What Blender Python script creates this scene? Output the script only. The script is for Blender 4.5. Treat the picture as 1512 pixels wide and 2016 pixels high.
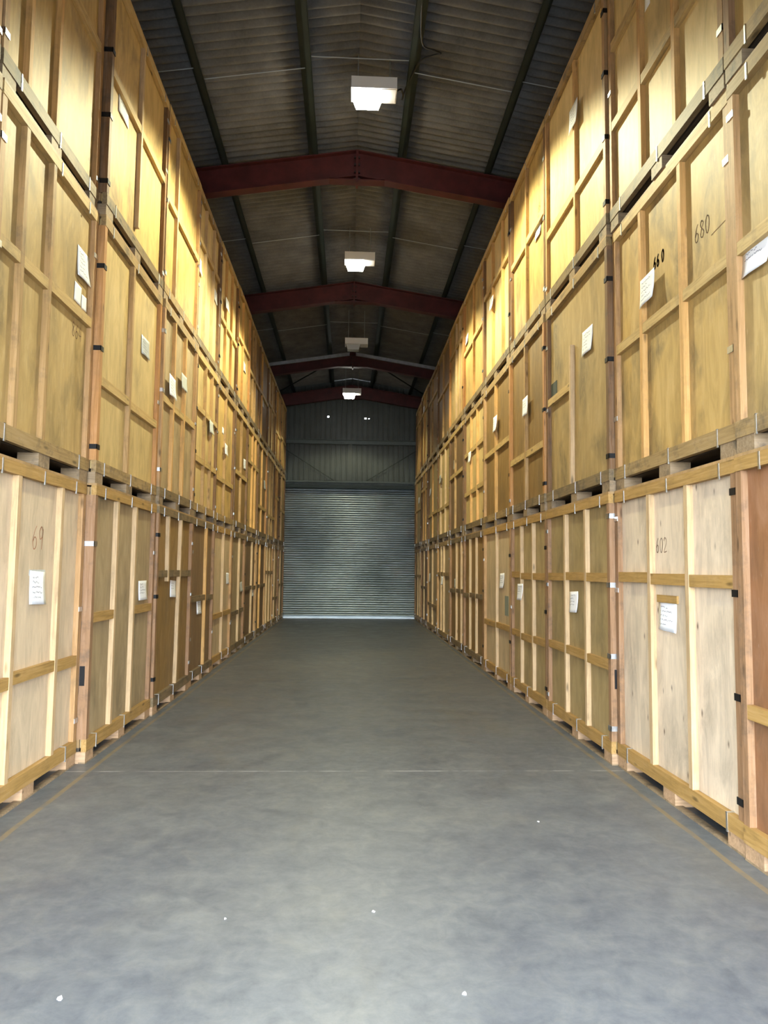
import bpy, math, random
from mathutils import Matrix, Vector

random.seed(7)
C = bpy.context.scene.collection
for o in list(bpy.data.objects):
    bpy.data.objects.remove(o)
SC = bpy.context.scene

# ---------------------------------------------------------------- camera
F_PX, CAM_H = 1480.0, 1.6
def cam_axes(vx=685.0, vy=1123.0, roll=0.0145):
    fw = Vector((vx-756.0, -(vy-1008.0), F_PX)).normalized()      # the aisle direction seen in camera axes
    up = Vector((math.sin(roll), math.cos(roll), 0.0))
    up = (up - fw*up.dot(fw)).normalized()
    rt = up.cross(fw)
    return Matrix((rt, fw, up))                                    # rows: world x, y, z in camera axes
A = cam_axes()
cd = bpy.data.cameras.new('camera')
cd.sensor_fit = 'VERTICAL'; cd.sensor_height = 36.0; cd.lens = F_PX/2016.0*36.0
cd.clip_end = 200
cam = bpy.data.objects.new('camera', cd); C.objects.link(cam)
X, Y, Zf = A.col[0], A.col[1], A.col[2]
cam.matrix_world = Matrix(((X[0], Y[0], -Zf[0], 0), (X[1], Y[1], -Zf[1], 0), (X[2], Y[2], -Zf[2], CAM_H), (0, 0, 0, 1)))
SC.camera = cam

# ---------------------------------------------------------------- light and exposure
SKY_COLOR, SKY_STRENGTH = (0.82, 0.91, 1.0), 29.5
LAMP_WATTS, LAMP_COLOR = 3000.0, (1.0, 0.97, 0.64)
LENS_STRENGTH = 40.0
BEAM_DOWN = 0.13
EXPOSURE = 0.0
vs = SC.view_settings
vs.view_transform = 'Standard'; vs.look = 'None'; vs.gamma = 1.0; vs.use_curve_mapping = False
vs.exposure = EXPOSURE
w = bpy.data.worlds.new('world'); SC.world = w; w.use_nodes = True
bg = w.node_tree.nodes['Background']
bg.inputs['Color'].default_value = (*SKY_COLOR, 1); bg.inputs['Strength'].default_value = SKY_STRENGTH
FRONT_Y, DOOR_X0, DOOR_X1, DOOR_H = -0.35, -2.25, 2.35, 4.1         # the open doorway behind the camera
pl = bpy.data.lights.new('doorway_portal', 'AREA'); pl.shape = 'RECTANGLE'
pl.size = DOOR_X1-DOOR_X0; pl.size_y = DOOR_H; pl.cycles.is_portal = True
po = bpy.data.objects.new('doorway_portal', pl); C.objects.link(po)
po.location = ((DOOR_X0+DOOR_X1)/2, FRONT_Y-0.02, DOOR_H/2); po.rotation_euler = (math.pi/2, 0, math.pi)   # faces into the shed

# ---------------------------------------------------------------- mesh helpers
class MB:
    def __init__(s): s.v = []; s.f = []
    def box(s, x0, x1, y0, y1, z0, z1):
        n = len(s.v)
        s.v += [(x, y, z) for z in (z0, z1) for y in (y0, y1) for x in (x0, x1)]
        s.f += [tuple(n+i for i in q) for q in ((0,2,3,1),(4,5,7,6),(0,1,5,4),(2,6,7,3),(0,4,6,2),(1,3,7,5))]
        return s
    def hexa(s, pts):                                             # eight corners in the order of box()
        n = len(s.v); s.v += [tuple(p) for p in pts]
        s.f += [tuple(n+i for i in q) for q in ((0,2,3,1),(4,5,7,6),(0,1,5,4),(2,6,7,3),(0,4,6,2),(1,3,7,5))]
        return s
    def quad(s, a, b, c, d):
        n = len(s.v); s.v += [a, b, c, d]; s.f.append((n, n+1, n+2, n+3)); return s
    def prism(s, prof, ax0, ax1, place):                          # closed profile swept between two stations
        n = len(s.v); k = len(prof)
        s.v += [place(p, ax0) for p in prof] + [place(p, ax1) for p in prof]
        s.f += [(n+i, n+(i+1) % k, n+k+(i+1) % k, n+k+i) for i in range(k)]
        s.f += [tuple(n+i for i in reversed(range(k))), tuple(n+k+i for i in range(k))]
        return s
    def tube(s, pts, r, k=8):
        pts = [Vector(p) for p in pts]; n = len(s.v)
        for i, p in enumerate(pts):
            d = (pts[min(i+1, len(pts)-1)]-pts[max(i-1, 0)]).normalized()
            a = d.cross(Vector((0, 0, 1)) if abs(d.z) < .9 else Vector((1, 0, 0))).normalized(); b = d.cross(a)
            s.v += [tuple(p+a*r*math.cos(2*math.pi*j/k)+b*r*math.sin(2*math.pi*j/k)) for j in range(k)]
        for i in range(len(pts)-1):
            s.f += [(n+i*k+j, n+i*k+(j+1) % k, n+(i+1)*k+(j+1) % k, n+(i+1)*k+j) for j in range(k)]
        s.f += [tuple(n+j for j in reversed(range(k))), tuple(n+(len(pts)-1)*k+j for j in range(k))]
        return s
    def ribbon(s, pts, wd, v):                                    # a pen stroke lying on the plane x = v
        for (a, b), (c, d) in zip(pts, pts[1:]):
            L = math.hypot(c-a, d-b) or 1; ox, oz = -(d-b)/L*wd/2, (c-a)/L*wd/2
            e = wd*.3/L; a, b, c, d = a-(c-a)*e, b-(d-b)*e, c+(c-a)*e, d+(d-b)*e
            s.quad((v, a-ox, b-oz), (v, c-ox, d-oz), (v, c+ox, d+oz), (v, a+ox, b+oz))
        return s
    def build(s, name, mat, parent=None, smooth=False, loc=None):
        me = bpy.data.meshes.new(name); me.from_pydata(s.v, [], s.f); me.materials.append(mat)
        if smooth: me.polygons.foreach_set('use_smooth', [True]*len(me.polygons))
        me.update()
        o = bpy.data.objects.new(name, me); C.objects.link(o)
        if parent: o.parent = parent
        if loc: o.location = loc
        return o

def struct(o, label=None):
    o['kind'] = 'structure'
    if label: o['label'] = label
    return o
def thing(name, label, cat, loc, rz=0.0, group=None):
    o = bpy.data.objects.new(name, None); C.objects.link(o); o.empty_display_size = .2
    o.location = loc; o.rotation_euler = (0, 0, rz); o['label'] = label; o['category'] = cat
    if group: o['group'] = group
    return o
def tag(o, label, cat, group=None):
    o['label'] = label; o['category'] = cat
    if group: o['group'] = group
    return o

# ---------------------------------------------------------------- materials
class NT:
    def __init__(s, name):
        s.m = bpy.data.materials.new(name); s.m.use_nodes = True; s.t = s.m.node_tree; s.b = s.t.nodes['Principled BSDF']
    def n(s, typ, **kw):
        x = s.t.nodes.new(typ)
        for k, v in kw.items(): setattr(x, k, v)
        return x
    def l(s, a, b): s.t.links.new(a, b)
    def coords(s, scale, rnd=True):
        tc = s.n('ShaderNodeTexCoord'); mp = s.n('ShaderNodeMapping'); mp.inputs['Scale'].default_value = scale
        s.l(tc.outputs['Object'], mp.inputs['Vector'])
        if rnd:
            oi = s.n('ShaderNodeObjectInfo'); mu = s.n('ShaderNodeVectorMath', operation='MULTIPLY')
            cb = s.n('ShaderNodeCombineXYZ')
            for i in 'XYZ': s.l(oi.outputs['Random'], cb.inputs[i])
            mu.inputs[1].default_value = (37., 61., 83.); s.l(cb.outputs[0], mu.inputs[0]); s.l(mu.outputs[0], mp.inputs['Location'])
        return mp.outputs[0]
    def noise(s, vec, scale, detail=4, rough=.55, dist=0.):
        x = s.n('ShaderNodeTexNoise'); x.inputs['Scale'].default_value = scale; x.inputs['Detail'].default_value = detail
        x.inputs['Roughness'].default_value = rough; x.inputs['Distortion'].default_value = dist
        s.l(vec, x.inputs['Vector']); return x.outputs['Fac']
    def ramp(s, fac, stops):
        x = s.n('ShaderNodeValToRGB'); e = x.color_ramp.elements
        while len(e) < len(stops): e.new(.5)
        for k, (p, c) in zip(e, stops): k.position = p; k.color = (*c, 1) if len(c) == 3 else c
        s.l(fac, x.inputs['Fac']); return x.outputs['Color']
    def mix(s, fac, a, b, mode='MIX'):
        x = s.n('ShaderNodeMix', data_type='RGBA', blend_type=mode)
        for sock, v in ((x.inputs[0], fac), (x.inputs[6], a), (x.inputs[7], b)):
            if hasattr(v, 'node'): s.l(v, sock)
            elif isinstance(v, (int, float)): sock.default_value = v
            else: sock.default_value = (*v, 1)
        return x.outputs[2]
    def mth(s, op, a, b=0.):
        x = s.n('ShaderNodeMath', operation=op)
        for sock, v in zip(x.inputs, (a, b)):
            if hasattr(v, 'node'): s.l(v, sock)
            else: sock.default_value = v
        return x.outputs[0]
    def bump(s, h, st, d=.01):
        x = s.n('ShaderNodeBump'); x.inputs['Strength'].default_value = st; x.inputs['Distance'].default_value = d
        s.l(h, x.inputs['Height']); s.l(x.outputs[0], s.b.inputs['Normal'])
    def done(s, col, rough=.6, metal=0., spec=.3):
        if hasattr(col, 'node'): s.l(col, s.b.inputs['Base Color'])
        else: s.b.inputs['Base Color'].default_value = (*col, 1)
        if hasattr(rough, 'node'): s.l(rough, s.b.inputs['Roughness'])
        else: s.b.inputs['Roughness'].default_value = rough
        s.b.inputs['Metallic'].default_value = metal; s.b.inputs['Specular IOR Level'].default_value = spec
        return s.m

def sc_(c, k): return tuple(min(1, x*k) for x in c)
def mix_(a, b, t): return tuple(x*(1-t)+y*t for x, y in zip(a, b))
W3 = (1., 1., 1.)
def plywood(name, c, stain=.45, knots=0.):
    t = NT(name)
    g = t.noise(t.coords((3.2, 3.2, .75)), 2.2, 6, .66, 1.2)            # long vertical figure of the veneer
    f = t.noise(t.coords((1, 70, 2.0)), 3.0, 3, .6)               # fine grain lines
    big = t.noise(t.coords((1, 1.2, .75)), 1.5, 3, .5, .9)           # blotches as large as a hand-span
    col = t.ramp(g, [(.30, sc_(c, .68)), (.5, c), (.70, mix_(sc_(c, 1.2), W3, .05))])
    col = t.mix(.30, col, t.ramp(f, [(.3, sc_(c, .66)), (.6, sc_(c, 1.1))]))
    grime = t.ramp(big, [(.46, (0, 0, 0)), (.66, W3)])
    sp = t.noise(t.coords((3, 3, 1.6)), 2.6, 6, .7, .9)
    grime = t.mix(1., grime, t.ramp(sp, [(.34, (.15,)*3), (.62, W3)]), 'MULTIPLY')
    col = t.mix(t.mth('MULTIPLY', grime, stain), col, mix_(sc_(c, .42), (.13, .11, .075), .45))
    sc = t.noise(t.coords((1, 30, 4)), 2.6, 2, .5)                # pale scuffs
    col = t.mix(t.mth('MULTIPLY', t.ramp(sc, [(.70, (0, 0, 0)), (.76, W3)]), .35), col, mix_(c, W3, .35))
    if knots:
        v = t.n('ShaderNodeTexVoronoi'); v.inputs['Scale'].default_value = 1.; t.l(t.coords((.1, 9., 4.2)), v.inputs['Vector'])
        wn = t.noise(t.coords((1, 2.4, 1.6)), 1.6, 2)
        k = t.mth('MULTIPLY', t.ramp(v.outputs['Distance'], [(.03, W3), (.15, (0, 0, 0))]), t.ramp(wn, [(.47, (0, 0, 0)), (.53, W3)]))
        col = t.mix(t.mth('MULTIPLY', k, knots), col, (.09, .05, .03))
    oi = t.n('ShaderNodeObjectInfo')
    hv = t.n('ShaderNodeHueSaturation'); t.l(col, hv.inputs['Color'])
    mr = t.n('ShaderNodeMapRange'); mr.inputs['To Min'].default_value = .9; mr.inputs['To Max'].default_value = 1.1
    t.l(oi.outputs['Random'], mr.inputs['Value']); t.l(mr.outputs[0], hv.inputs['Value'])
    t.bump(f, .12, .004)
    return t.done(hv.outputs[0], .55, 0, .25)
def timber(name, c, axis, dirt=.35):
    t = NT(name)
    s = {'z': (22, 22, 1.2), 'y': (22, 1.2, 22), 'x': (1.2, 22, 22)}[axis]
    g = t.noise(t.coords(s), 2.0, 5, .65, .8)
    col = t.ramp(g, [(.25, sc_(c, .62)), (.5, c), (.78, mix_(sc_(c, 1.15), W3, .06))])
    kn = t.n('ShaderNodeTexVoronoi'); kn.inputs['Scale'].default_value = 1.
    t.l(t.coords({'z': (9, 9, 2.6), 'y': (9, 2.6, 9), 'x': (2.6, 9, 9)}[axis]), kn.inputs['Vector'])
    col = t.mix(t.ramp(kn.outputs['Distance'], [(.06, (.8,)*3), (.16, (0, 0, 0))]), col, sc_(c, .25))
    d = t.noise(t.coords((3, 3, 3)), 1.7, 6, .7)
    col = t.mix(t.mth('MULTIPLY', t.ramp(d, [(.5, (0, 0, 0)), (.68, W3)]), dirt), col, (.075, .062, .048))
    t.bump(g, .2, .004)
    return t.done(col, .6, 0, .25)
def plain(name, c, rough=.6, metal=0., var=.0, scale=8.):
    t = NT(name)
    if var:
        n = t.noise(t.coords((1, 1, 1)), scale, 5, .65)
        c = t.ramp(n, [(.3, sc_(c, 1-var)), (.7, sc_(c, 1+var))])
    return t.done(c, rough, metal, .35)

TONE = {k: tuple(x*.76 for x in c) for k, c in {'cream': (.80, .585, .255), 'honey': (.60, .415, .165), 'gold': (.66, .44, .155), 'pale': (.90, .71, .48), 'tan': (.50, .37, .20), 'lighttan': (.74, .56, .33), 'brown': (.36, .215, .07),
        'dark': (.26, .16, .075), 'red': (.40, .19, .085), 'olive': (.47, .345, .155), 'birch': (.84, .69, .51), 'darkply': (.50, .345, .14)}.items()}
PLY = {k: plywood('plywood_'+k, c, {'pale': .22, 'birch': .42, 'cream': .4, 'honey': .75, 'lighttan': .35}.get(k, .85 if k in ('gold', 'darkply') else .6),
                  {'birch': .95, 'olive': .45}.get(k, 0.)) for k, c in TONE.items()}
M = {
 'batten': [timber('pine_batten', (0.532, 0.371, 0.203), 'z', .15), timber('orange_batten', (.60, .345, .12), 'z', .25), timber('brown_batten', (.40, .245, .10), 'z', .45)],
 'post': [timber('pine_post', (0.429, 0.252, 0.111), 'z', .35), timber('reddish_post', (0.296, 0.167, 0.0851), 'z', .55), timber('orange_post', (0.459, 0.229, 0.0814), 'z', .2)],
 'darkpost': timber('dark_stained_post', (.185, .100, .045), 'z', .6),
 'rail': [timber('honey_rail', (0.4, 0.24, 0.076), 'y', .2), timber('worn_rail', (0.336, 0.224, 0.096), 'y', .7), timber('grimy_rail', (.21, .148, .075), 'y', 1.)],
'cross': timber('golden_cross_rail', (.50, .34, .135), 'y', .35),
 'bearer': [timber('raw_bearer', (0.465, 0.3, 0.173), 'x', .35), timber('worn_bearer', (0.285, 0.203, 0.12), 'x', .9)],
 'deck': timber('gap_shade_deck', (.055, .042, .03), 'y', .6),  # near-black colour puts the shade of the forklift gaps into the timber
 'side': plywood('plywood_side', (.40, .25, .11), .6),
 'zinc': plain('galvanised_steel', (.62, .64, .66), .38, 1., .15, 30),
 'blackmetal': plain('black_steel', (.012, .012, .013), .45, .3),
 'paper': plain('white_paper', (.86, .88, .92), .8, 0, .03, 20),
 'greypaper': plain('grey_paper', (.50, .52, .50), .8, 0, .12, 20),
 'film': plain('plastic_film', (.62, .66, .68), .25, 0, .1, 12),
 'ink': plain('grey_ink', (.16, .16, .22), .8), 'pencil': plain('pencil', (.22, .13, .075), .8), 'stencil': plain('stencil_ink', (.06, .065, .055), .8),
 'redpen': plain('red_pencil', (.42, .17, .09), .8),
}
# ---------------------------------------------------------------- the shed
RIDGE_X, RIDGE_Z, SLOPE = 0.05, 7.95, 0.16                           # top of the rafters at the ridge
WALL_L, WALL_R, BACK_Y = -3.9, 4.05, 25.45
SHEET_UP = 0.17                                                      # sheets lie on purlins this deep
def roof_z(x): return RIDGE_Z - SLOPE*abs(x-RIDGE_X)

t = NT('concrete_floor')
base = t.coords((1, 1, 1), False)
n1 = t.noise(base, .55, 6, .62, .5); n2 = t.noise(base, 2.3, 7, .68, .35); n3 = t.noise(base, 14., 6, .7); n5 = t.noise(base, 5.5, 8, .72, .6); n4 = t.noise(t.coords((1.0, .35, 1), False), 1.1, 5, .6, .4)
col = t.ramp(n1, [(.34, (.058, .072, .098)), (.50, (.104, .116, .134)), (.66, (.168, .168, .152))])
col = t.mix(.5, col, t.ramp(n2, [(.34, (.050, .063, .088)), (.52, (.106, .117, .131)), (.70, (.185, .188, .180))]))
col = t.mix(.40, col, t.ramp(n5, [(.36, (.046, .055, .072)), (.50, (.106, .116, .128)), (.64, (.185, .186, .174))]))
col = t.mix(.18, col, t.ramp(n3, [(.35, (.05, .053, .058)), (.65, (.21, .21, .207))]))
col = t.mix(t.ramp(n4, [(.56, (0, 0, 0)), (.74, (.5,)*3)]), col, (.125, .112, .085))
ge = t.n('ShaderNodeNewGeometry'); sp = t.n('ShaderNodeSeparateXYZ'); t.l(ge.outputs['Position'], sp.inputs[0])
wob = t.mth('MULTIPLY', t.mth('SUBTRACT', t.noise(base, 1.5, 3), .5), .03)
wear = t.noise(base, 5., 4)
jm = t.mth('LESS_THAN', t.mth('ABSOLUTE', t.mth('SUBTRACT', sp.outputs['Y'], 6.16)), .007)   # saw cut filled with pale dust
col = t.mix(t.mth('MULTIPLY', jm, t.ramp(wear, [(.38, (0, 0, 0)), (.6, (.8,)*3)])), col, (.50, .50, .50))
jm = t.mth('LESS_THAN', t.mth('ABSOLUTE', t.mth('SUBTRACT', sp.outputs['Y'], 12.3)), .008)
col = t.mix(t.mth('MULTIPLY', jm, .5), col, (.10, .10, .10))
for lx in (-2.02, 2.145):                                            # worn tan line along the stacks
    lm = t.mth('LESS_THAN', t.mth('ABSOLUTE', t.mth('SUBTRACT', t.mth('ADD', sp.outputs['X'], wob), lx)), .019)
    col = t.mix(t.mth('MULTIPLY', lm, t.ramp(wear, [(.30, (.15,)*3), (.55, (.8,)*3)])), col, (.225, .165, .085))
t.bump(n3, .08, .004)
FLOOR = t.done(col, t.mix(1., t.ramp(n2, [(.3, (.36,)*3), (.7, (.58,)*3)]), W3, 'MULTIPLY'), 0, .4)
struct(MB().box(WALL_L-.2, WALL_R+.2, FRONT_Y-.2, BACK_Y+.3, -.2, 0).build('floor', FLOOR))
yard = plain('yard_tarmac', (.11, .11, .11), .9, 0, .12, 2.)
struct(MB().box(-14, 14, -30, FRONT_Y-.2, -.3, -.02).build('ground', yard))
struct(MB().box(-14, 14, BACK_Y+.3, BACK_Y+12, -.3, -.02).build('ground', yard))

# cement roof sheets, corrugations running down the slope
def corrug(x0, x1, up, name, mat, y0=FRONT_Y-.15, y1=BACK_Y+.25, pitch=.146, amp=.050, th=.009, step=14):
    b = MB(); n = int((y1-y0)/pitch*step)
    def z(x, y): return roof_z(x)+up+amp*(1-2*abs(math.cos(math.pi*(y-y0)/pitch))**1.35)
    xs = [x0, x1]
    for k in range(n+1):
        y = y0+(y1-y0)*k/n
        b.v += [(x0, y, z(x0, y)), (x1, y, z(x1, y)), (x1, y, z(x1, y)+th), (x0, y, z(x0, y)+th)]
    for k in range(n):
        a, c = 4*k, 4*k+4
        b.f += [(a, a+1, c+1, c), (a+1, a+2, c+2, c+1), (a+2, a+3, c+3, c+2), (a+3, a, c, c+3)]
    return b.build(name, mat, None, True)
t = NT('cement_sheet')
n1 = t.noise(t.coords((1, 1, 1)), .9, 4, .6, .4); n2 = t.noise(t.coords((1, 1, 1)), 3., 4, .6); n3 = t.noise(t.coords((1, 1, 1)), 40., 3, .7)
col = t.ramp(n1, [(.3, (.085, .084, .084)), (.6, (.14, .138, .135)), (.8, (.20, .195, .188))])
col = t.mix(.4, col, t.ramp(n2, [(.35, (.07, .069, .068)), (.7, (.20, .195, .187))]))
col = t.mix(.12, col, t.ramp(n3, [(.3, (.03, .028, .025)), (.7, (.24, .22, .2))]))
SHEET = t.done(col, .85, 0, .2)
up = SHEET_UP+.055
c1 = struct(corrug(WALL_L-.15, -.62, up, 'ceiling', SHEET), 'brown corrugated cement sheets on the slope over the left stacks')
c2 = struct(corrug(.72, WALL_R+.15, up, 'ceiling', SHEET), 'brown corrugated cement sheets on the slope over the right stacks')
c3 = struct(corrug(-.82, RIDGE_X, up+.042, 'ceiling', SHEET), 'corrugated cement ridge sheets above the lamps, left half')
c4 = struct(corrug(RIDGE_X, .92, up+.042, 'ceiling', SHEET), 'corrugated cement ridge sheets above the lamps, right half')
cap = struct(MB().box(RIDGE_X-.1, RIDGE_X+.1, FRONT_Y-.15, BACK_Y+.25, RIDGE_Z+up+.07, RIDGE_Z+up+.09).build('trim_1', SHEET))

# purlins
GREEN = plain('dark_green_paint', (.012, .021, .022), .55, 0, .3, 3.)
for i, px in enumerate((-3.3, -1.95, -.62, .74, 2.06, 3.4)):
    z = roof_z(px)
    b = MB(); s = -1 if px < 0 else 1
    b.box(px-.006, px+.006, FRONT_Y, BACK_Y, z+.004, z+SHEET_UP)                     # web
    b.box(min(px, px-s*.075), max(px, px-s*.075), FRONT_Y, BACK_Y, z+.004, z+.012)   # lower lip towards the ridge
    b.box(min(px, px+s*.075), max(px, px+s*.075), FRONT_Y, BACK_Y, z+SHEET_UP-.008, z+SHEET_UP)
    b.box(px-s*.075-.004, px-s*.075+.004, FRONT_Y, BACK_Y, z+.004, z+.03)
    struct(b.build('roof_purlin', GREEN), 'dark green roof purlin, %s of six across the roof' % ('leftmost', 'second', 'third', 'fourth', 'fifth', 'rightmost')[i])

# rafters
RED = plain('red_oxide_paint', (.060, .012, .013), .55, 0, .35, 4.)
EDGE = plain('dull_galvanised_angle', (.42, .45, .50), .5, .3, .2, 10.)
BOLT = plain('dark_bolt', (.03, .02, .02), .6)
def rafter(y, depth, label, pale=False, drop=0.):
    b = MB(); hw = .085
    for xa in (WALL_L-.1, WALL_R+.1):
        def zt(x): return roof_z(x)-drop
        def seg(x0, x1, y0, y1, a0, a1):                      # a slab between two heights below the rafter's top
            lo, hi = min(x0, x1), max(x0, x1)
            b.hexa([(lo, y0, zt(lo)-a1), (hi, y0, zt(hi)-a1), (lo, y1, zt(lo)-a1), (hi, y1, zt(hi)-a1), (lo, y0, zt(lo)-a0), (hi, y0, zt(hi)-a0), (lo, y1, zt(lo)-a0), (hi, y1, zt(hi)-a0)])
        seg(xa, RIDGE_X, y-hw, y+hw, .0, .018); seg(xa, RIDGE_X, y-.006, y+.006, .018, depth-.018); seg(xa, RIDGE_X, y-hw, y+hw, depth-.018, depth)
    z0 = RIDGE_Z-drop-depth                                     # haunch under the apex
    for s in (-1, 1):
        xo = RIDGE_X+s*.42
        for (y0, y1, th) in ((y-.006, y+.006, 1), (y-hw, y+hw, 0)):
            zi, zo = z0-.075, roof_z(xo)-drop-depth
            top_i, top_o = (z0, zo+.001) if th else (zi+.018, zo+.018)
            lo, hi = (RIDGE_X, xo) if s > 0 else (xo, RIDGE_X)
            bl, bh, tl, th_ = (zi, zo, top_i, top_o) if s > 0 else (zo, zi, top_o, top_i)
            b.hexa([(lo, y0, bl), (hi, y0, bh), (lo, y1, bl), (hi, y1, bh), (lo, y0, tl), (hi, y0, th_), (lo, y1, tl), (hi, y1, th_)])
    r = struct(b.build('roof_rafter', RED), label)
    p = MB().box(RIDGE_X-.018, RIDGE_X+.018, y-hw-.012, y+hw+.012, z0-.11, RIDGE_Z-drop-.02).build('end_plate', RED, r)
    q = MB()
    for k in range(4):
        for s in (-1, 1):
            zc = z0-.04+k*(depth)/3.6
            q.box(RIDGE_X+s*.03-.014, RIDGE_X+s*.03+.014, y-hw*.6-.014, y-hw*.6+.014, zc-.014, zc+.014)
    q.build('bolt', BOLT, r)['kind'] = 'stuff'
    if pale:
        e = MB()
        for x0, x1 in ((WALL_L, RIDGE_X-.09), (RIDGE_X+.09, WALL_R)):
            for (ya, yb, a0, a1) in ((y-hw-.012, y-hw-.004, -.005, .10), (y-hw-.07, y-hw-.004, .092, .10)):
                e.hexa([(x0, ya, roof_z(x0)-drop-a1), (x1, ya, roof_z(x1)-drop-a1), (x0, yb, roof_z(x0)-drop-a1), (x1, yb, roof_z(x1)-drop-a1),
                        (x0, ya, roof_z(x0)-drop-a0), (x1, ya, roof_z(x1)-drop-a0), (x0, yb, roof_z(x0)-drop-a0), (x1, yb, roof_z(x1)-drop-a0)])
        e.build('edge_angle', EDGE, r)
    return r
rafter(.6, .41, 'dark red rafter over the camera')
rafter(5.8, .41, 'dark red rafter over the nearest crates')
rafter(11.0, .41, 'dark red rafter nearest the camera, beyond the brightest lamp')
rafter(16.2, .40, 'dark red rafter behind the second lit lamp')
rafter(21.4, .36, 'dark rafter with a pale grey metal edge below the unlit lamp', True, .06)
rafter(25.0, .40, 'dark red rafter against the end wall above the shutter', False, .12)

# walls
CLAD = plain('dark_cladding', (.060, .070, .066), .5, 0, .18, 2.)
def wall_box(name, *a): return struct(MB().box(*a).build(name, CLAD))
wall_box('wall_left', WALL_L-.12, WALL_L, FRONT_Y, BACK_Y, 0, roof_z(WALL_L)+SHEET_UP)
wall_box('wall_right', WALL_R, WALL_R+.12, FRONT_Y, BACK_Y, 0, roof_z(WALL_R)+SHEET_UP)
fw = MB()
fw.box(WALL_L-.12, DOOR_X0, FRONT_Y-.12, FRONT_Y, 0, 7.4); fw.box(DOOR_X1, WALL_R+.12, FRONT_Y-.12, FRONT_Y, 0, 7.4)
fw.box(DOOR_X0, DOOR_X1, FRONT_Y-.12, FRONT_Y, DOOR_H, 7.4)
fw.hexa([(WALL_L-.12, FRONT_Y-.12, 7.4), (RIDGE_X, FRONT_Y-.12, 7.4), (WALL_L-.12, FRONT_Y, 7.4), (RIDGE_X, FRONT_Y, 7.4),
         (WALL_L-.12, FRONT_Y-.12, roof_z(WALL_L)+.17), (RIDGE_X, FRONT_Y-.12, RIDGE_Z+.17), (WALL_L-.12, FRONT_Y, roof_z(WALL_L)+.17), (RIDGE_X, FRONT_Y, RIDGE_Z+.17)])
fw.hexa([(RIDGE_X, FRONT_Y-.12, 7.4), (WALL_R+.12, FRONT_Y-.12, 7.4), (RIDGE_X, FRONT_Y, 7.4), (WALL_R+.12, FRONT_Y, 7.4),
         (RIDGE_X, FRONT_Y-.12, RIDGE_Z+.17), (WALL_R+.12, FRONT_Y-.12, roof_z(WALL_R)+.17), (RIDGE_X, FRONT_Y, RIDGE_Z+.17), (WALL_R+.12, FRONT_Y, roof_z(WALL_R)+.17)])
struct(fw.build('wall_front', CLAD))

# end wall: ribbed cladding over and beside the shutter, with four real pinholes of daylight
SH_X0, SH_X1, SH_TOP = -2.65, 2.75, 4.50
bw = MB(); per = .178; x = WALL_L-.1
HOLES = [(-.745, 6.835, .030), (-.625, 6.835, .030), (.525, 6.80, .030), (.635, 6.795, .016)]
hole_zs = {}
cols = []
while x < WALL_R+.1:
    cols += [(x, x+.125, 0., 0.), (x+.125, x+.135, 0., -.028), (x+.135, x+.168, -.028, -.028), (x+.168, x+per, -.028, 0.)]
    x += per
def strip(xa, xb, da, db, z0, z1a, z1b): bw.quad((xa, BACK_Y+da, z0), (xb, BACK_Y+db, z0), (xb, BACK_Y+db, z1b), (xa, BACK_Y+da, z1a))
for xa, xb, da, db in cols:
    z0 = 0. if (xb < SH_X0 or xa > SH_X1) else SH_TOP-.05
    t0, t1 = roof_z(xa)+.22, roof_z(xb)+.22
    cut = [h for h in HOLES if xa <= h[0] < xb and xb-xa > .03]
    if not cut: strip(xa, xb, da, db, z0, t0, t1); continue
    hx, hz, hr = cut[0]; hx = min(max(hx, xa+hr+.003), xb-hr-.003)
    d = da
    strip(xa, xb, d, d, z0, hz-hr*.75, hz-hr*.75); strip(xa, xb, d, d, hz+hr*.75, t0, t1)
    strip(xa, hx-hr, d, d, hz-hr*.75, hz+hr*.75, hz+hr*.75); strip(hx+hr, xb, d, d, hz-hr*.75, hz+hr*.75, hz+hr*.75)
struct(bw.build('wall_back', CLAD))
STEEL = plain('grey_green_steel', (.085, .105, .102), .5, .1, .2, 5.)
struct(MB().box(WALL_L, WALL_R, BACK_Y-.12, BACK_Y-.045, 5.88, 5.895).box(WALL_L, WALL_R, BACK_Y-.05, BACK_Y-.04, 5.89, 6.02).box(WALL_L, WALL_R, BACK_Y-.12, BACK_Y-.04, 6.02, 6.035).build('trim_2', STEEL), 'horizontal steel rail across the end wall')
struct(MB().box(WALL_L, WALL_R, BACK_Y-.20, BACK_Y-.05, SH_TOP+.10, SH_TOP+.115).box(WALL_L, WALL_R, BACK_Y-.07, BACK_Y-.05, SH_TOP-.03, SH_TOP+.10).box(WALL_L, WALL_R, BACK_Y-.20, BACK_Y-.19, SH_TOP+.06, SH_TOP+.11).build('trim_3', STEEL), 'steel beam over the roller shutter')
struct(MB().box(-.03, .09, BACK_Y-.035-.07, BACK_Y-.035, SH_TOP+.115, 5.88).build('trim_4', CLAD), 'short post between shutter beam and rail')
for s, nm in ((-1, 'left'), (1, 'right')):
    tag(MB().tube([(.03+s*.55, BACK_Y-.10, SH_TOP+.13), (.03+s*2.5, BACK_Y-.10, 5.85)], .012).build('bracing_rod', GREEN), 'thin dark bracing rod slanting over the shutter, %s of two' % nm, 'rod', 'bracing rods on the end wall')

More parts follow.
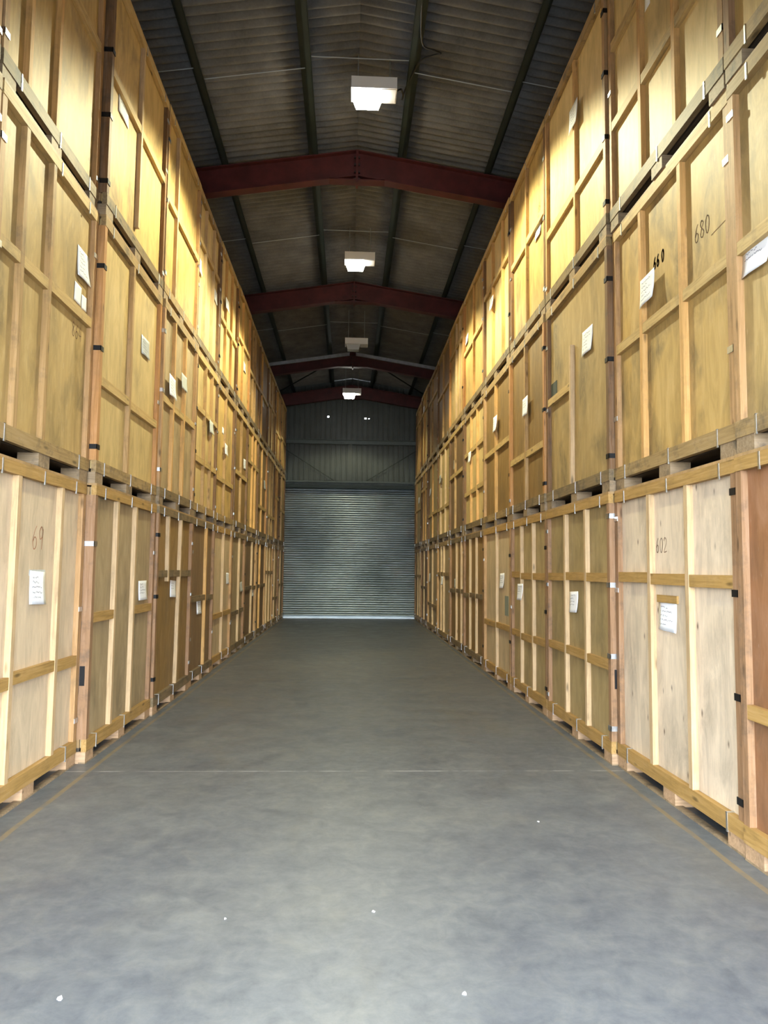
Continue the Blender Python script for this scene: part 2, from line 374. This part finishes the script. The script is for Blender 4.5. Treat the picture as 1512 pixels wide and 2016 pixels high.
# roller shutter
t = NT('shutter_steel')
n = t.noise(t.coords((.5, 1, .5)), 1.2, 4, .6); n2 = t.noise(t.coords((1, 1, 1)), 1.1, 4, .6)
col = t.ramp(n, [(.3, (.16, .19, .20)), (.7, (.30, .34, .345))]); col = t.mix(t.ramp(n2, [(.55, (0, 0, 0)), (.75, (.4,)*3)]), col, (.30, .27, .26))
SHUT = t.done(col, .36, .85, .5)
sh = MB(); nz = 58; k = 8; zb = .075
pz = (SH_TOP+.02-zb)/nz
for i in range(nz):
    n0 = len(sh.v)
    for j in range(k+1):
        u = j/k; d = -.030*(math.sin(math.pi*u**.75))**.8 if 0 < j < k else 0
        sh.v += [(SH_X0, BACK_Y+.03+d, zb+pz*(i+u)), (SH_X1, BACK_Y+.03+d, zb+pz*(i+u))]
    sh.f += [(n0+2*j, n0+2*j+1, n0+2*j+3, n0+2*j+2) for j in range(k)]
door = struct(sh.build('door_1', SHUT, None, True), 'closed grey steel roller shutter filling the end wall')
MB().box(SH_X0, SH_X1, BACK_Y-.005, BACK_Y+.05, .004, .078).build('bottom_bar', SHUT, door)
MB().box(SH_X0-.1, SH_X1+.1, BACK_Y-.19, BACK_Y-.06, SH_TOP-.13, SH_TOP-.03).build('hood', GREEN, door)

# tie rods between purlins and rafter bracing
ROD = plain('thin_grey_rod', (.30, .32, .32), .5, .5)
bays = [(3.2, 'over the camera'), (8.85, 'beside the brightest lamp'), (13.6, 'beside the second lit lamp'), (18.8, 'beside the unlit lamp')]
px_ = (-3.3, -1.95, -.62, .74, 2.06, 3.4)
for y, where in bays:
    for i in range(5):
        off = .22*(i % 2)
        tag(MB().tube([(px_[i], y+off, roof_z(px_[i])+.08), (px_[i+1], y+off, roof_z(px_[i+1])+.08)], .007, 6).build('tie_rod', ROD),
            'thin grey tie rod %s, %s between the purlins' % (where, ('first from the left', 'second from the left', 'middle one', 'second from the right', 'last on the right')[i]), 'rod', 'tie rods under the roof')
for s, nm in ((-1, 'left'), (1, 'right')):
    tag(MB().tube([(RIDGE_X+s*.3, 21.5, roof_z(.35)-.08), (RIDGE_X+s*2.6, 24.9, roof_z(2.65)-.10)], .02).build('bracing_rod', GREEN), 'dark diagonal roof brace between the last two rafters, %s side' % nm, 'rod', 'roof braces')

# ---------------------------------------------------------------- lamps
HOUSE = plain('white_lamp_housing', (.78, .78, .80), .5)
GREYH = plain('grey_gear_tray', (.42, .40, .37), .5)
def lens_mat(on):
    t = NT('lit_lamp_lens' if on else 'dark_lamp_lens'); t.done((.75, .78, .74) if on else (.30, .29, .25), .2)
    if on:
        t.b.inputs['Emission Color'].default_value = (1., 1., .90, 1); t.b.inputs['Emission Strength'].default_value = LENS_STRENGTH
    return t.m
LENS_ON, LENS_OFF = lens_mat(True), lens_mat(False)
def lamp(x, y, ztop, label, on, k=1.):
    L = thing('high_bay_lamp', label, 'lamp', (x, y, ztop), 0, 'high bay lamps along the ridge')
    w2, d2, h = .285, .15, .15
    MB().box(-w2, w2, -d2, d2, -h, 0).build('housing', HOUSE, L)
    MB().box(-w2+.012, w2-.012, -d2+.012, d2-.012, -h-.006, -h).build('gear_tray', GREYH, L)
    b = MB(); x0, x1, dz = -.26, .10, .125                        # the tapered glass bowl under the left two thirds
    b.hexa([(x0+.04, -d2+.05, -h-.006-dz), (x1-.04, -d2+.05, -h-.006-dz), (x0+.04, d2-.05, -h-.006-dz), (x1-.04, d2-.05, -h-.006-dz), (x0, -d2+.02, -h-.006), (x1, -d2+.02, -h-.006), (x0, d2-.02, -h-.006), (x1, d2-.02, -h-.006)])
    b.build('lens', LENS_ON if on else LENS_OFF, L)
    rz = roof_z(x)+SHEET_UP-ztop
    for sx in (-.2, .2): MB().tube([(sx, 0, 0), (sx, 0, rz+.02)], .008, 6).build('hanger', ROD, L)
    if on:
        sd = bpy.data.lights.new('lamp_light', 'SPOT'); sd.energy = LAMP_WATTS*k; sd.color = LAMP_COLOR
        sd.spot_size = math.radians(139); sd.spot_blend = .33; sd.shadow_soft_size = .07
        sd.use_nodes = True; nt = sd.node_tree; em = nt.nodes['Emission']      # wide-beam reflector: less straight down than sideways
        tc = nt.nodes.new('ShaderNodeTexCoord'); sx_ = nt.nodes.new('ShaderNodeSeparateXYZ'); mr = nt.nodes.new('ShaderNodeMapRange')
        mr.inputs['From Min'].default_value = -.95; mr.inputs['From Max'].default_value = -.45; mr.inputs['To Min'].default_value = BEAM_DOWN; mr.inputs['To Max'].default_value = 1.0
        nt.links.new(tc.outputs['Normal'], sx_.inputs[0]); nt.links.new(sx_.outputs['Z'], mr.inputs['Value']); nt.links.new(mr.outputs[0], em.inputs['Strength'])
        so = bpy.data.objects.new('lamp_light', sd); C.objects.link(so); so.parent = L; so.location = (-.08, 0, -h-.16)
    return L
lamp(.24, 9.05, 7.73, 'brightest lit high bay lamp with white gear box, nearest under the ridge', True)
lamp(.14, 13.9, 7.59, 'lit high bay lamp between the first and second red rafters', True, .62)
lamp(.13, 18.5, 7.38, 'unlit white high bay lamp just before the pale edged rafter', False)
lamp(.045, 22.8, 7.16, 'small far lit high bay lamp above the shutter end', True, .14)
CABLE = plain('black_cable', (.012, .012, .012), .5)
cp = [(.70, 7.0, 7.84+.02), (.72, 7.7, 7.86), (.78, 8.35, 7.80), (.93, 8.4, 7.74), (1.02, 8.5, 7.78), (.92, 8.62, 7.83), (.80, 8.7, 7.82), (.72, 9.0, 7.84), (.66, 9.3, 7.86), (.62, 9.4, 7.78), (.63, 9.3, 7.75), (.60, 9.2, 7.77), (.57, 9.15, 7.74), (.545, 9.12, 7.70)]
def smooth(pts, n=6):
    P = [Vector(p) for p in pts]; out = []
    for i in range(len(P)-1):
        a, b, c, d = P[max(i-1, 0)], P[i], P[i+1], P[min(i+2, len(P)-1)]
        for j in range(n):
            u = j/n; out.append(.5*((2*b)+(c-a)*u+(2*a-5*b+4*c-d)*u*u+(3*b-a-3*c+d)*u**3))
    return out+[P[-1]]
tag(MB().tube(smooth(cp), .011).build('lamp_cable', CABLE), 'looping black cable running from the purlin to the brightest lamp', 'cable')

# ---------------------------------------------------------------- crates
DIG = {'0': [[(.5, 1), (.2, .8), (.15, .4), (.35, 0), (.65, .1), (.8, .5), (.75, .85), (.5, 1)]],
       '2': [[(.15, .8), (.4, 1), (.75, .85), (.7, .55), (.15, .02), (.85, .05)]],
       '4': [[(.5, 1), (.1, .4), (.85, .42)], [(.65, .75), (.62, 0)]],
       '5': [[(.8, 1), (.25, .97), (.2, .55), (.6, .6), (.8, .3), (.5, 0), (.15, .12)]],
       '6': [[(.7, 1), (.35, .7), (.15, .3), (.35, 0), (.7, .1), (.75, .4), (.45, .52), (.22, .35)]],
       '7': [[(.15, .95), (.85, 1), (.4, 0)]],
       '8': [[(.75, .85), (.45, 1), (.2, .8), (.45, .55), (.8, .3), (.55, 0), (.2, .15), (.35, .48), (.75, .8)]],
       '9': [[(.78, .8), (.5, 1), (.2, .75), (.35, .45), (.75, .6), (.8, .9), (.7, .4), (.62, 0)]]}
def curve2(pts):
    P = [Vector((a, b, 0)) for a, b in pts]
    return [(p.x, p.y) for p in smooth([tuple(p) for p in P], 4)]

SIDE_H = {'L': (2.31, 2.34, 2.31), 'R': (2.30, 2.28, 2.36)}
SIDE_Z = {'L': (0, 2.31, 4.65), 'R': (0, 2.30, 4.58)}
SIDE_X = {'L': -2.12, 'R': 2.22}
BOUND = {'L': [2.75,4.57,6.38,8.40,10.28,12.03,13.94,15.70,17.65,19.55,21.5,23.1,24.95], 'R': [2.22,4.28,6.31,8.37,10.25,12.31,14.5,16.55,18.85,21.1,22.95,25.15]}
ORD = ['', 'first', 'second', 'third', 'fourth', 'fifth', 'sixth', 'seventh', 'eighth', 'ninth', 'tenth', 'last']
TIER = ['bottom', 'middle', 'top']
TWORD = {'cream': 'pale yellow', 'honey': 'honey coloured', 'gold': 'golden', 'pale': 'pale birch', 'tan': 'tan', 'lighttan': 'light tan', 'brown': 'brown', 'dark': 'dark brown', 'red': 'reddish', 'olive': 'olive tan', 'birch': 'knotty birch', 'darkply': 'dark swirled'}
SPECIAL = {('L', 1, 2): 'pale yellow crate with black brackets on its post, middle of the second left-hand stack',
           ('L', 0, 1): 'pale birch crate pencilled sixty-nine, bottom of the first stack on the left side',
           ('R', 0, 2): 'knotty birch crate pencilled six-oh-two, bottom of the second stack on the right side',
           ('R', 1, 2): 'golden crate stencilled six-six-oh with white sheet, middle of the second right-hand stack',
           ('L', 1, 1): 'honey coloured crate with torn paper and sticker scraps, middle of the first left-hand stack',
           ('R', 0, 1): 'reddish plywood crate cut by the picture edge, bottom of the first right-hand stack',
           ('R', 1, 1): 'honey coloured crate bearing the largest white sheet, middle of the first right-hand stack',
           ('R', 1, 3): 'dark swirled plywood crate with a crumpled paper, middle of the third right-hand stack',
           ('L', 0, 3): 'brown crate with broken and leaning battens, bottom of the third left-hand stack',
           ('R', 0, 5): 'light tan crate with grey paper patch, bottom of the fifth right-hand stack'}
V = -.045                                                             # panel face behind the outer face of rails
def crate(s, t, n, tone, bat, rails, papers, marks):
    i = n if s == 'L' else n-1
    y0, y1 = BOUND[s][i]+.010, BOUND[s][i+1]-.010
    W = y1-y0; H = SIDE_H[s][t]; zb = SIDE_Z[s][t]
    rnd = random.Random(hash((ord(s), t, n)) & 0xffff)
    x = SIDE_X[s]
    if s == 'L' and n <= 1: x = -2.195
    if s == 'R' and n <= 2: x = 2.262
    x += rnd.uniform(-.014, .014)
    if (s, n) in (('L', 4), ('L', 3)) and t < 2: x += .02
    # local axes: x out towards the aisle, y to the reader's right, z up
    if s == 'L': loc, rz = (x, y0, zb), 0.; U = lambda u: u-.010
    else: loc, rz = (x, y1, zb), math.pi; U = lambda u: W-(u-.010)
    lab = SPECIAL.get((s, t, n)) or ('%s plywood storage crate, %s of the %s stack on the %s side' % (TWORD[tone], TIER[t], ORD[n], 'left' if s == 'L' else 'right'))
    if n == 0: lab = 'storage crate mostly outside the picture, %s of the stack at its left edge' % TIER[t]
    R = thing('storage_crate', lab, 'crate', loc, rz, 'storage crates stacked three high')
    near = n <= 5
    fresh = tone in ('pale', 'birch', 'lighttan', 'cream') or (t == 0 and n <= 4)
    railm = M['rail'][0 if (fresh and t == 0) else (1 if rnd.random() < .6 else 2)]
    if t == 0 and tone in ('dark', 'brown'): railm = M['rail'][rnd.choice((1, 2))]
    basem = railm if t == 0 else M['rail'][rnd.choice((1, 2, 2))]; toprail = railm if t == 0 else rnd.choice((M['cross'], M['cross'], M['rail'][1]))
    bearm = M['bearer'][0 if (t == 0 and fresh) else 1]
    batm = M['batten'][0 if (fresh and tone != 'cream') or t == 0 else rnd.choice((0, 1, 1, 2))]
    if tone in ('dark', 'brown', 'red') and not (s == 'R' and n == 1): batm = M['batten'][rnd.choice((1, 2)) if t else rnd.choice((0, 1))]
    postm = M['post'][rnd.choice((0, 0, 1, 2)) if t else rnd.choice((0, 1))]
    if (s, n) == ('L', 2): postm = M['post'][(1, 2, 1)[t]]
    if t and n >= 2 and (s, t, n) != ('L', 1, 2) and not (s == 'R' and n == 2): postm = M['darkpost'] if rnd.random() < .75 else postm
    bh, rt, tr = .095, .195, H-.10                                    # bearer top, bottom rail top, top rail underside
    D = -1.5
    # pallet base
    bw_ = .20 if near else .19
    for a in (0, W/2-bw_*.55, W-bw_):
        MB().box(-.155, -.006, a+.004, a+bw_-.004, .0, bh).build('pallet_block', bearm, R)
        MB().box(D+.02, D+.17, a+.004, a+bw_-.004, .0, bh).build('pallet_block', M['deck'], R)  # rear blocks share the deck's painted-in gap shade
    if t == 0: MB().box(-.06, -.004, .0, W, 0, .012).build('bottom_board', M['bearer'][1], R)
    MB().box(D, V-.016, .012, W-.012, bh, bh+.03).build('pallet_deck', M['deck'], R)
    MB().box(-.042, 0, .0, W, bh, rt).build('bottom_rail', basem, R)
    # body
    b = MB(); b.box(D, V-.016, .012, .03, bh+.03, H-.03); b.box(D, V-.016, W-.03, W-.012, bh+.03, H-.03)
    b.box(D, D+.018, .03, W-.03, bh+.03, H-.03); b.box(D, -.002, .004, W-.004, H-.018, H)
    b.build('body', M['side'], R)
    MB().box(V-.012, V, .02, W-.02, bh+.03, H-.03).build('front_panel', PLY[tone], R)
    MB().box(-.043, .0, .0, W, tr, H-.019).build('top_rail', toprail, R)
    # corner posts
    for a, e in ((0, .062), (W-.062, W)):
        nearend = (a == 0) == (s == 'L')
        MB().box(-.115 if nearend else -.09, -.004, a, e, rt, tr).build('corner_post', postm, R)
    # battens
    us = sorted(U(u) for u in bat if .12 < u < W-.12) or [W*.33, W*.66]
    bw2 = .052
    for u in us:
        zt, zl, lean = tr, rt, 0.
        if (s, t, n) == ('R', 1, 3): zt = 1.62; lean = -.03
        if (s, t, n) == ('L', 0, 3): (zt, zl, lean) = (tr, 1.45, .03) if u < 1. else (tr, rt, -.07)
        if (s, t, n) == ('L', 2, 2): zl = rt+.14
        MB().hexa([(V, u-bw2/2+lean, zl), (-.003, u-bw2/2+lean, zl), (V, u+bw2/2+lean, zl), (-.003, u+bw2/2+lean, zl),
                   (V, u-bw2/2, zt), (-.003, u-bw2/2, zt), (V, u+bw2/2, zt), (-.003, u+bw2/2, zt)]).build('batten', batm, R)
    # cross rails, cut between the uprights
    ends = [.062]+[k for u in us for k in (u-bw2/2, u+bw2/2)]+[W-.062]
    segs = [(ends[2*k], ends[2*k+1]) for k in range(len(us)+1)]
    zr = list(rails)
    if (s, t, n) == ('L', 0, 2): segs, zr = [segs[0], segs[-1]], [1.19]
    if (s, t, n) == ('R', 1, 3): segs, zr = [(.062, us[0]-bw2/2)], [1.20]
    for z in zr:
        for a, e in segs:
            dz = rnd.uniform(-.012, .012)
            MB().box(V, -.006, a+.001, e-.001, z-.04+dz, z+.04+dz).build('cross_rail', railm if t == 0 else M['cross'], R)
    # metal: strap clips on the rails, brackets round the corner post at the near end
    clips = [(.24, 1), (W*.52, 0), (W-.22, 1)] if near else [(.24, 1), (W-.22, 1)]
    for a, _ in clips:
        a += rnd.uniform(-.03, .03)
        if rnd.random() < .8: MB().box(-.004, .004, a-.008, a+.008, tr-.02, H-.02).build('strap_clip', M['zinc'], R)
        if rnd.random() < .8: MB().box(-.004, .004, a-.008, a+.008, bh-.012, rt+.003).box(-.045, .004, a-.008, a+.008, rt, rt+.004).build('strap_clip', M['zinc'], R)
    zs = rnd.choice(([.31, 1.16, 1.88], [.65, 1.83], [.30, .90, 1.50, 2.09], [.39, 1.29, 1.97]))
    if (s, t, n) == ('L', 1, 2): zs = [.31, 1.16, 1.88]
    if (s, t, n) == ('R', 0, 2): zs = [.30, .89, 1.49, 2.09]
    if (s, t, n) == ('L', 0, 2): zs = [1.80]
    if (s, t, n) == ('R', 0, 1): zs = [.60, 1.76]
    black = rnd.random() < .45
    if (s, t, n) in (('L', 1, 2), ('L', 2, 2), ('R', 0, 2), ('R', 0, 1), ('R', 2, 3), ('L', 0, 3), ('L', 0, 4)): black = (s, t, n) != ('L', 0, 4)
    if (s, t, n) == ('L', 0, 2): black = False
    for z in zs:
        bm = M['blackmetal'] if black else M['zinc']
        if z > tr-.05: continue
        if s == 'L': ya, yb, q = -.004, .001, (-.004, .068)
        else: ya, yb, q = W-.001, W+.004, (W-.068, W+.004)
        MB().box(-.125, .002, ya, yb, z-.021, z+.021).box(-.004, .002, q[0], q[1], z-.021, z+.021).build('bracket', bm, R)
        if near and rnd.random() < .5:                                # the far end has its own smaller clip
            q2 = (W-.07, W+.004) if s == 'L' else (-.004, .07)
            MB().box(-.004, .003, q2[0], q2[1], z-.05, z-.012).build('bracket', M['zinc'], R)
    if (s, t, n) in (('L', 0, 2), ('R', 0, 3)):
        ya, yb = (-.008, .001) if s == 'L' else (W-.001, W+.008)
        MB().box(-.075, -.035, ya, yb, .63, .79).build('latch_plate', M['blackmetal'], R)
    # paper
    for k, (u, z, pw, ph) in enumerate(papers):
        u = U(u); small = pw < .22
        pw, ph = (pw, ph) if small else (min(max(pw, .27), .31), min(max(ph, .195), .255))
        u = min(max(u, pw/2+.065), W-pw/2-.065)
        tilt = rnd.uniform(-.05, .05); curl = rnd.uniform(.01, .035)
        v0 = V+.004
        over = any(abs(u-q) < pw/2+bw2/2 for q in us)
        if over and not small: v0 = .001
        pb = MB(); nu, nv = 6, 6
        def pt(a, c):
            du, dz = (a-.5)*pw, (c-.5)*ph
            lift = 0 if small else curl*((1-c)**2)*(.35+.65*a)+.006*math.sin(a*5+k)*(1-c)
            return (v0+lift, u+du*math.cos(tilt)-dz*math.sin(tilt), z+dz*math.cos(tilt)+du*math.sin(tilt))
        for a in range(nu+1):
            for c in range(nv+1): pb.v.append(pt(a/nu, c/nv))
        for a in range(nu):
            for c in range(nv): pb.f.append((a*(nv+1)+c, (a+1)*(nv+1)+c, (a+1)*(nv+1)+c+1, a*(nv+1)+c+1))
        dull = (s, t, n) in (('L', 0, 6), ('L', 1, 4), ('L', 1, 8), ('L', 2, 6), ('R', 0, 7), ('R', 1, 7), ('R', 1, 8), ('R', 0, 10)) or (k == 1 and (s, t, n) == ('L', 1, 3))
        film = (s, t, n) in (('L', 1, 2), ('L', 2, 4)) and k == 0 and t == 1
        pm = M['greypaper'] if dull else (M['film'] if film else M['paper'])
        po_ = pb.build('paper_sheet', pm, R, True)
        po_['label'] = 'small pale sticker scrap' if small else ('grey weathered paper sheet' if dull else 'white paper sheet with handwriting')
        md = po_.modifiers.new('thickness', 'SOLIDIFY'); md.thickness = .0008
        if not small and not dull and n <= 6:
            ib = MB()
            for row in range(rnd.choice((3, 4, 5))):
                cz = .82-.15*row; a = .10+rnd.uniform(0, .08); aend = rnd.uniform(.5, .88)
                prev = None
                while a < aend:
                    q = (a, cz+rnd.uniform(-.035, .035))
                    if prev and rnd.random() < .86:
                        p1, p2 = pt(*prev), pt(*q); h = .004
                        ib.quad((p1[0]+.0025, p1[1], p1[2]-h/2), (p2[0]+.0025, p2[1], p2[2]-h/2), (p2[0]+.0025, p2[1], p2[2]+h/2), (p1[0]+.0025, p1[1], p1[2]+h/2))
                    prev = q; a += rnd.uniform(.018, .04)
            ib.build('handwriting', M['ink'], po_)['kind'] = 'stuff'
        if (s, t, n) == ('R', 0, 2):                                  # the sheet hangs from a strip of wood
            MB().box(V, V+.014, u-pw/2-.01, u+pw/2+.03, z+ph/2-.004, z+ph/2+.05).build('wooden_strip', M['rail'][0], R)
        if (s, t, n) == ('L', 0, 1):
            MB().box(V, V+.002, u-pw/2-.005, u+pw/2, z+ph/2-.03, z+ph/2+.012).build('tape_strip', M['greypaper'], R)
    if (s, t, n) == ('R', 0, 5):
        MB().box(V, V+.003, U(.43)-.12, U(.43)+.12, .98, 1.26).build('paper_patch', plain('grey_green_card', (.22, .24, .19), .8), R)
    if (s, t, n) == ('R', 1, 3):
        MB().box(V, V+.004, .075, .30, 1.255, 1.42).build('paper_patch', plain('dark_card', (.05, .06, .05), .8), R)
    # pencilled and stencilled numbers
    for txt, u, z, h in marks:
        u = U(u); st = txt == '660'; cw = h*(.62 if not st else .55); pitch = cw*(1.05 if not st else 1.25)
        pen = M['stencil'] if st else (M['redpen'] if txt == '69' else M['pencil'])
        for k, ch in enumerate(txt):
            ox = u+(k-len(txt)/2)*pitch+(.03 if st and k == 2 else 0)
            mb = MB()
            for stroke in DIG[ch]: mb.ribbon([(ox+a*cw, z-h/2+c*h) for a, c in curve2(stroke)], .016 if st else .007, V+.0015)
            mb.build('painted_digit' if st else 'pencilled_digit', pen, R)
        if txt == '680': MB().ribbon([(u+.12, z-.10), (u+.34, z-.085)], .005, V+.0015).build('pencil_stroke', pen, R)
    return R

CRATES = [
('L', 0, 0, 'gold', [], [], [], []),
('L', 0, 1, 'pale', [0.539, 1.302], [0.849], [(0.978, 1.451, 0.27, 0.236)], [('69', 0.966, 1.811, 0.164)]),
('L', 0, 2, 'tan', [0.658, 1.264], [1.194, 1.194], [(1.693, 1.368, 0.317, 0.201)], []),
('L', 0, 3, 'brown', [0.527, 1.196], [1.55], [(0.951, 1.352, 0.322, 0.203)], []),
('L', 0, 4, 'dark', [1.088], [1.17], [(0.774, 1.05, 0.366, 0.198)], []),
('L', 0, 5, 'lighttan', [1.007], [0.836], [(1.958, 1.433, 0.57, 0.17)], []),
('L', 0, 6, 'tan', [1.029], [0.778], [(1.614, 1.246, 0.41, 0.171)], []),
('L', 0, 7, 'dark', [1.231, 1.963], [1.19], [(1.689, 1.086, 0.401, 0.191)], []),
('L', 0, 8, 'dark', [0.72], [1.209], [], []),
('L', 0, 9, 'gold', [0.527, 1.208], [1.515], [], []),
('L', 0, 10, 'gold', [0.562], [0.762], [], []),
('L', 0, 11, 'tan', [0.677], [1.131], [], []),
('L', 1, 0, 'honey', [], [], [], []),
('L', 1, 1, 'honey', [0.393, 0.857], [1.34], [(1.63, 1.777, 0.282, 0.26), (1.50, 1.51, 0.15, 0.156), (1.652, 1.482, 0.125, 0.12)], [('864', 1.523, 1.2, 0.114)]),
('L', 1, 2, 'cream', [0.924], [0.883], [(1.515, 1.612, 0.315, 0.201)], []),
('L', 1, 3, 'tan', [0.577, 1.169], [1.213], [(0.441, 1.421, 0.408, 0.273), (1.053, 1.63, 0.362, 0.129)], []),
('L', 1, 4, 'cream', [0.701, 1.22], [1.555, 0.824], [(1.142, 1.433, 0.336, 0.191)], []),
('L', 1, 5, 'gold', [0.923], [0.787], [(0.924, 1.338, 0.27, 0.179), (0.826, 1.65, 0.213, 0.104)], []),
('L', 1, 6, 'brown', [0.857], [1.115], [(1.566, 1.441, 0.322, 0.206)], []),
('L', 1, 7, 'gold', [0.848, 1.392], [1.589], [], []),
('L', 1, 8, 'brown', [0.827], [0.79], [(1.801, 1.452, 0.426, 0.224)], []),
('L', 1, 9, 'tan', [0.674, 1.252], [0.708], [], []),
('L', 1, 10, 'gold', [0.417, 0.958], [1.41], [], []),
('L', 1, 11, 'gold', [0.679], [1.15], [], []),
('L', 2, 0, 'honey', [], [], [], []),
('L', 2, 1, 'gold', [0.402, 0.888], [1.45], [], []),
('L', 2, 2, 'gold', [0.994], [1.348], [(0.493, 1.273, 0.359, 0.245)], []),
('L', 2, 3, 'gold', [0.563], [1.224], [], []),
('L', 2, 4, 'cream', [0.56, 1.195], [1.587], [(0.226, 1.254, 0.302, 0.236), (1.779, 1.28, 0.253, 0.181)], []),
('L', 2, 5, 'cream', [0.628, 1.263], [1.101], [(0.6, 1.441, 0.33, 0.189)], []),
('L', 2, 6, 'gold', [0.714], [1.387], [(1.147, 1.025, 0.308, 0.173)], []),
('L', 2, 7, 'brown', [0.665, 1.044], [1.17], [], []),
('L', 2, 8, 'brown', [0.522], [1.224], [(0.91, 1.064, 0.242, 0.191)], []),
('L', 2, 9, 'cream', [0.818, 1.531], [1.366], [], []),
('L', 2, 10, 'gold', [0.673], [0.97], [], []),
('L', 2, 11, 'gold', [0.745], [1.089], [], []),
('R', 0, 1, 'red', [], [0.831], [], []),
('R', 0, 2, 'birch', [0.677, 1.317], [1.566], [(1.079, 1.292, 0.301, 0.207)], [('602', 1.168, 1.811, 0.105)]),
('R', 0, 3, 'olive', [0.684, 1.353, 1.965], [1.559, 0.828], [(1.156, 1.31, 0.282, 0.207)], []),
('R', 0, 4, 'olive', [0.671, 1.295], [1.561, 0.796], [(1.274, 1.348, 0.314, 0.207)], []),
('R', 0, 5, 'lighttan', [1.043], [0.809], [(0.735, 1.474, 0.309, 0.216)], []),
('R', 0, 6, 'brown', [0.794, 1.476, 2.089], [1.17], [], []),
('R', 0, 7, 'brown', [0.415, 1.083], [1.206], [(1.377, 1.353, 0.371, 0.179)], []),
('R', 0, 8, 'tan', [1.105, 1.609], [1.541], [(1.246, 1.381, 0.317, 0.134)], []),
('R', 0, 9, 'tan', [1.172], [0.707], [(2.291, 1.423, 0.388, 0.238)], []),
('R', 0, 10, 'dark', [1.04], [1.123], [(1.243, 0.981, 0.499, 0.207)], []),
('R', 0, 11, 'olive', [0.527, 1.225], [1.438], [], []),
('R', 1, 1, 'honey', [], [1.222], [(1.888, 1.126, 0.296, 0.194)], []),
('R', 1, 2, 'gold', [0.705, 1.418], [1.212], [(1.265, 1.491, 0.275, 0.227)], [('660', 1.159, 1.677, 0.086), ('680', 0.452, 1.591, 0.116)]),
('R', 1, 3, 'darkply', [1.13], [], [(0.682, 1.53, 0.326, 0.243)], []),
('R', 1, 4, 'brown', [0.959], [0.773], [(0.909, 1.389, 0.247, 0.234)], []),
('R', 1, 5, 'brown', [1.084], [1.182], [(1.038, 1.559, 0.289, 0.242)], []),
('R', 1, 6, 'cream', [0.743, 1.42], [1.527, 0.776], [(1.466, 1.421, 0.481, 0.199)], []),
('R', 1, 7, 'dark', [1.209], [1.328], [(1.427, 1.593, 0.535, 0.211)], []),
('R', 1, 8, 'cream', [0.845, 1.698], [0.816], [(1.644, 1.533, 0.296, 0.218)], []),
('R', 1, 9, 'olive', [1.245], [0.831], [(2.05, 1.505, 0.32, 0.188)], []),
('R', 1, 10, 'olive', [0.632, 1.283], [1.715], [(1.792, 1.937, 0.439, 0.165)], []),
('R', 1, 11, 'olive', [1.641], [1.25], [(1.042, 1.562, 0.391, 0.201)], []),
('R', 2, 1, 'gold', [], [], [], []),
('R', 2, 2, 'cream', [0.711, 1.329], [0.931, 1.677], [(1.226, 1.525, 0.103, 0.098)], []),
('R', 2, 3, 'cream', [0.935], [0.87], [(0.925, 1.66, 0.266, 0.253)], []),
('R', 2, 4, 'gold', [0.95], [1.268], [(0.45, 1.212, 0.259, 0.216)], [('857', 0.377, 1.469, 0.089)]),
('R', 2, 5, 'cream', [0.54, 1.296], [1.567], [(1.311, 1.266, 0.307, 0.21)], []),
('R', 2, 6, 'gold', [1.051], [1.264], [(2.106, 1.531, 0.333, 0.178)], []),
('R', 2, 7, 'gold', [0.502, 1.006], [1.732], [], []),
('R', 2, 8, 'brown', [1.233], [1.322], [], []),
('R', 2, 9, 'brown', [1.348], [1.699], [], []),
('R', 2, 10, 'gold', [1.009], [1.787], [(1.038, 1.844, 0.31, 0.19)], []),
('R', 2, 11, 'gold', [0.687, 1.304], [1.816], [], []),
]
for row in CRATES: crate(*row)

# ---------------------------------------------------------------- litter on the floor
SCRAP = plain('white_scrap', (.75, .76, .78), .8)
for (x, y, sz, where) in ((-1.046, 2.98, .015, 'nearest the bottom left of the floor'), (.467, 2.972, .013, 'nearest the bottom middle of the floor'),
                          (.143, 3.671, .010, 'in the middle of the aisle floor'), (-.54, 3.614, .009, 'left of the middle of the aisle floor'), (1.248, 4.925, .010, 'towards the right-hand crates')):
    b = MB(); r_ = random.Random(int(x*1000)); k = 7
    pts = [(math.cos(2*math.pi*j/k)*sz*r_.uniform(.35, 1), math.sin(2*math.pi*j/k)*sz*r_.uniform(.5, 1.6)) for j in range(k)]
    b.prism(pts, .0005, .003, lambda p, a: (p[0], p[1], a))
    o = b.build('paper_scrap', SCRAP, None, False, (x, y, 0)); tag(o, 'tiny white paper scrap lying %s' % where, 'scrap', 'scraps on the floor')
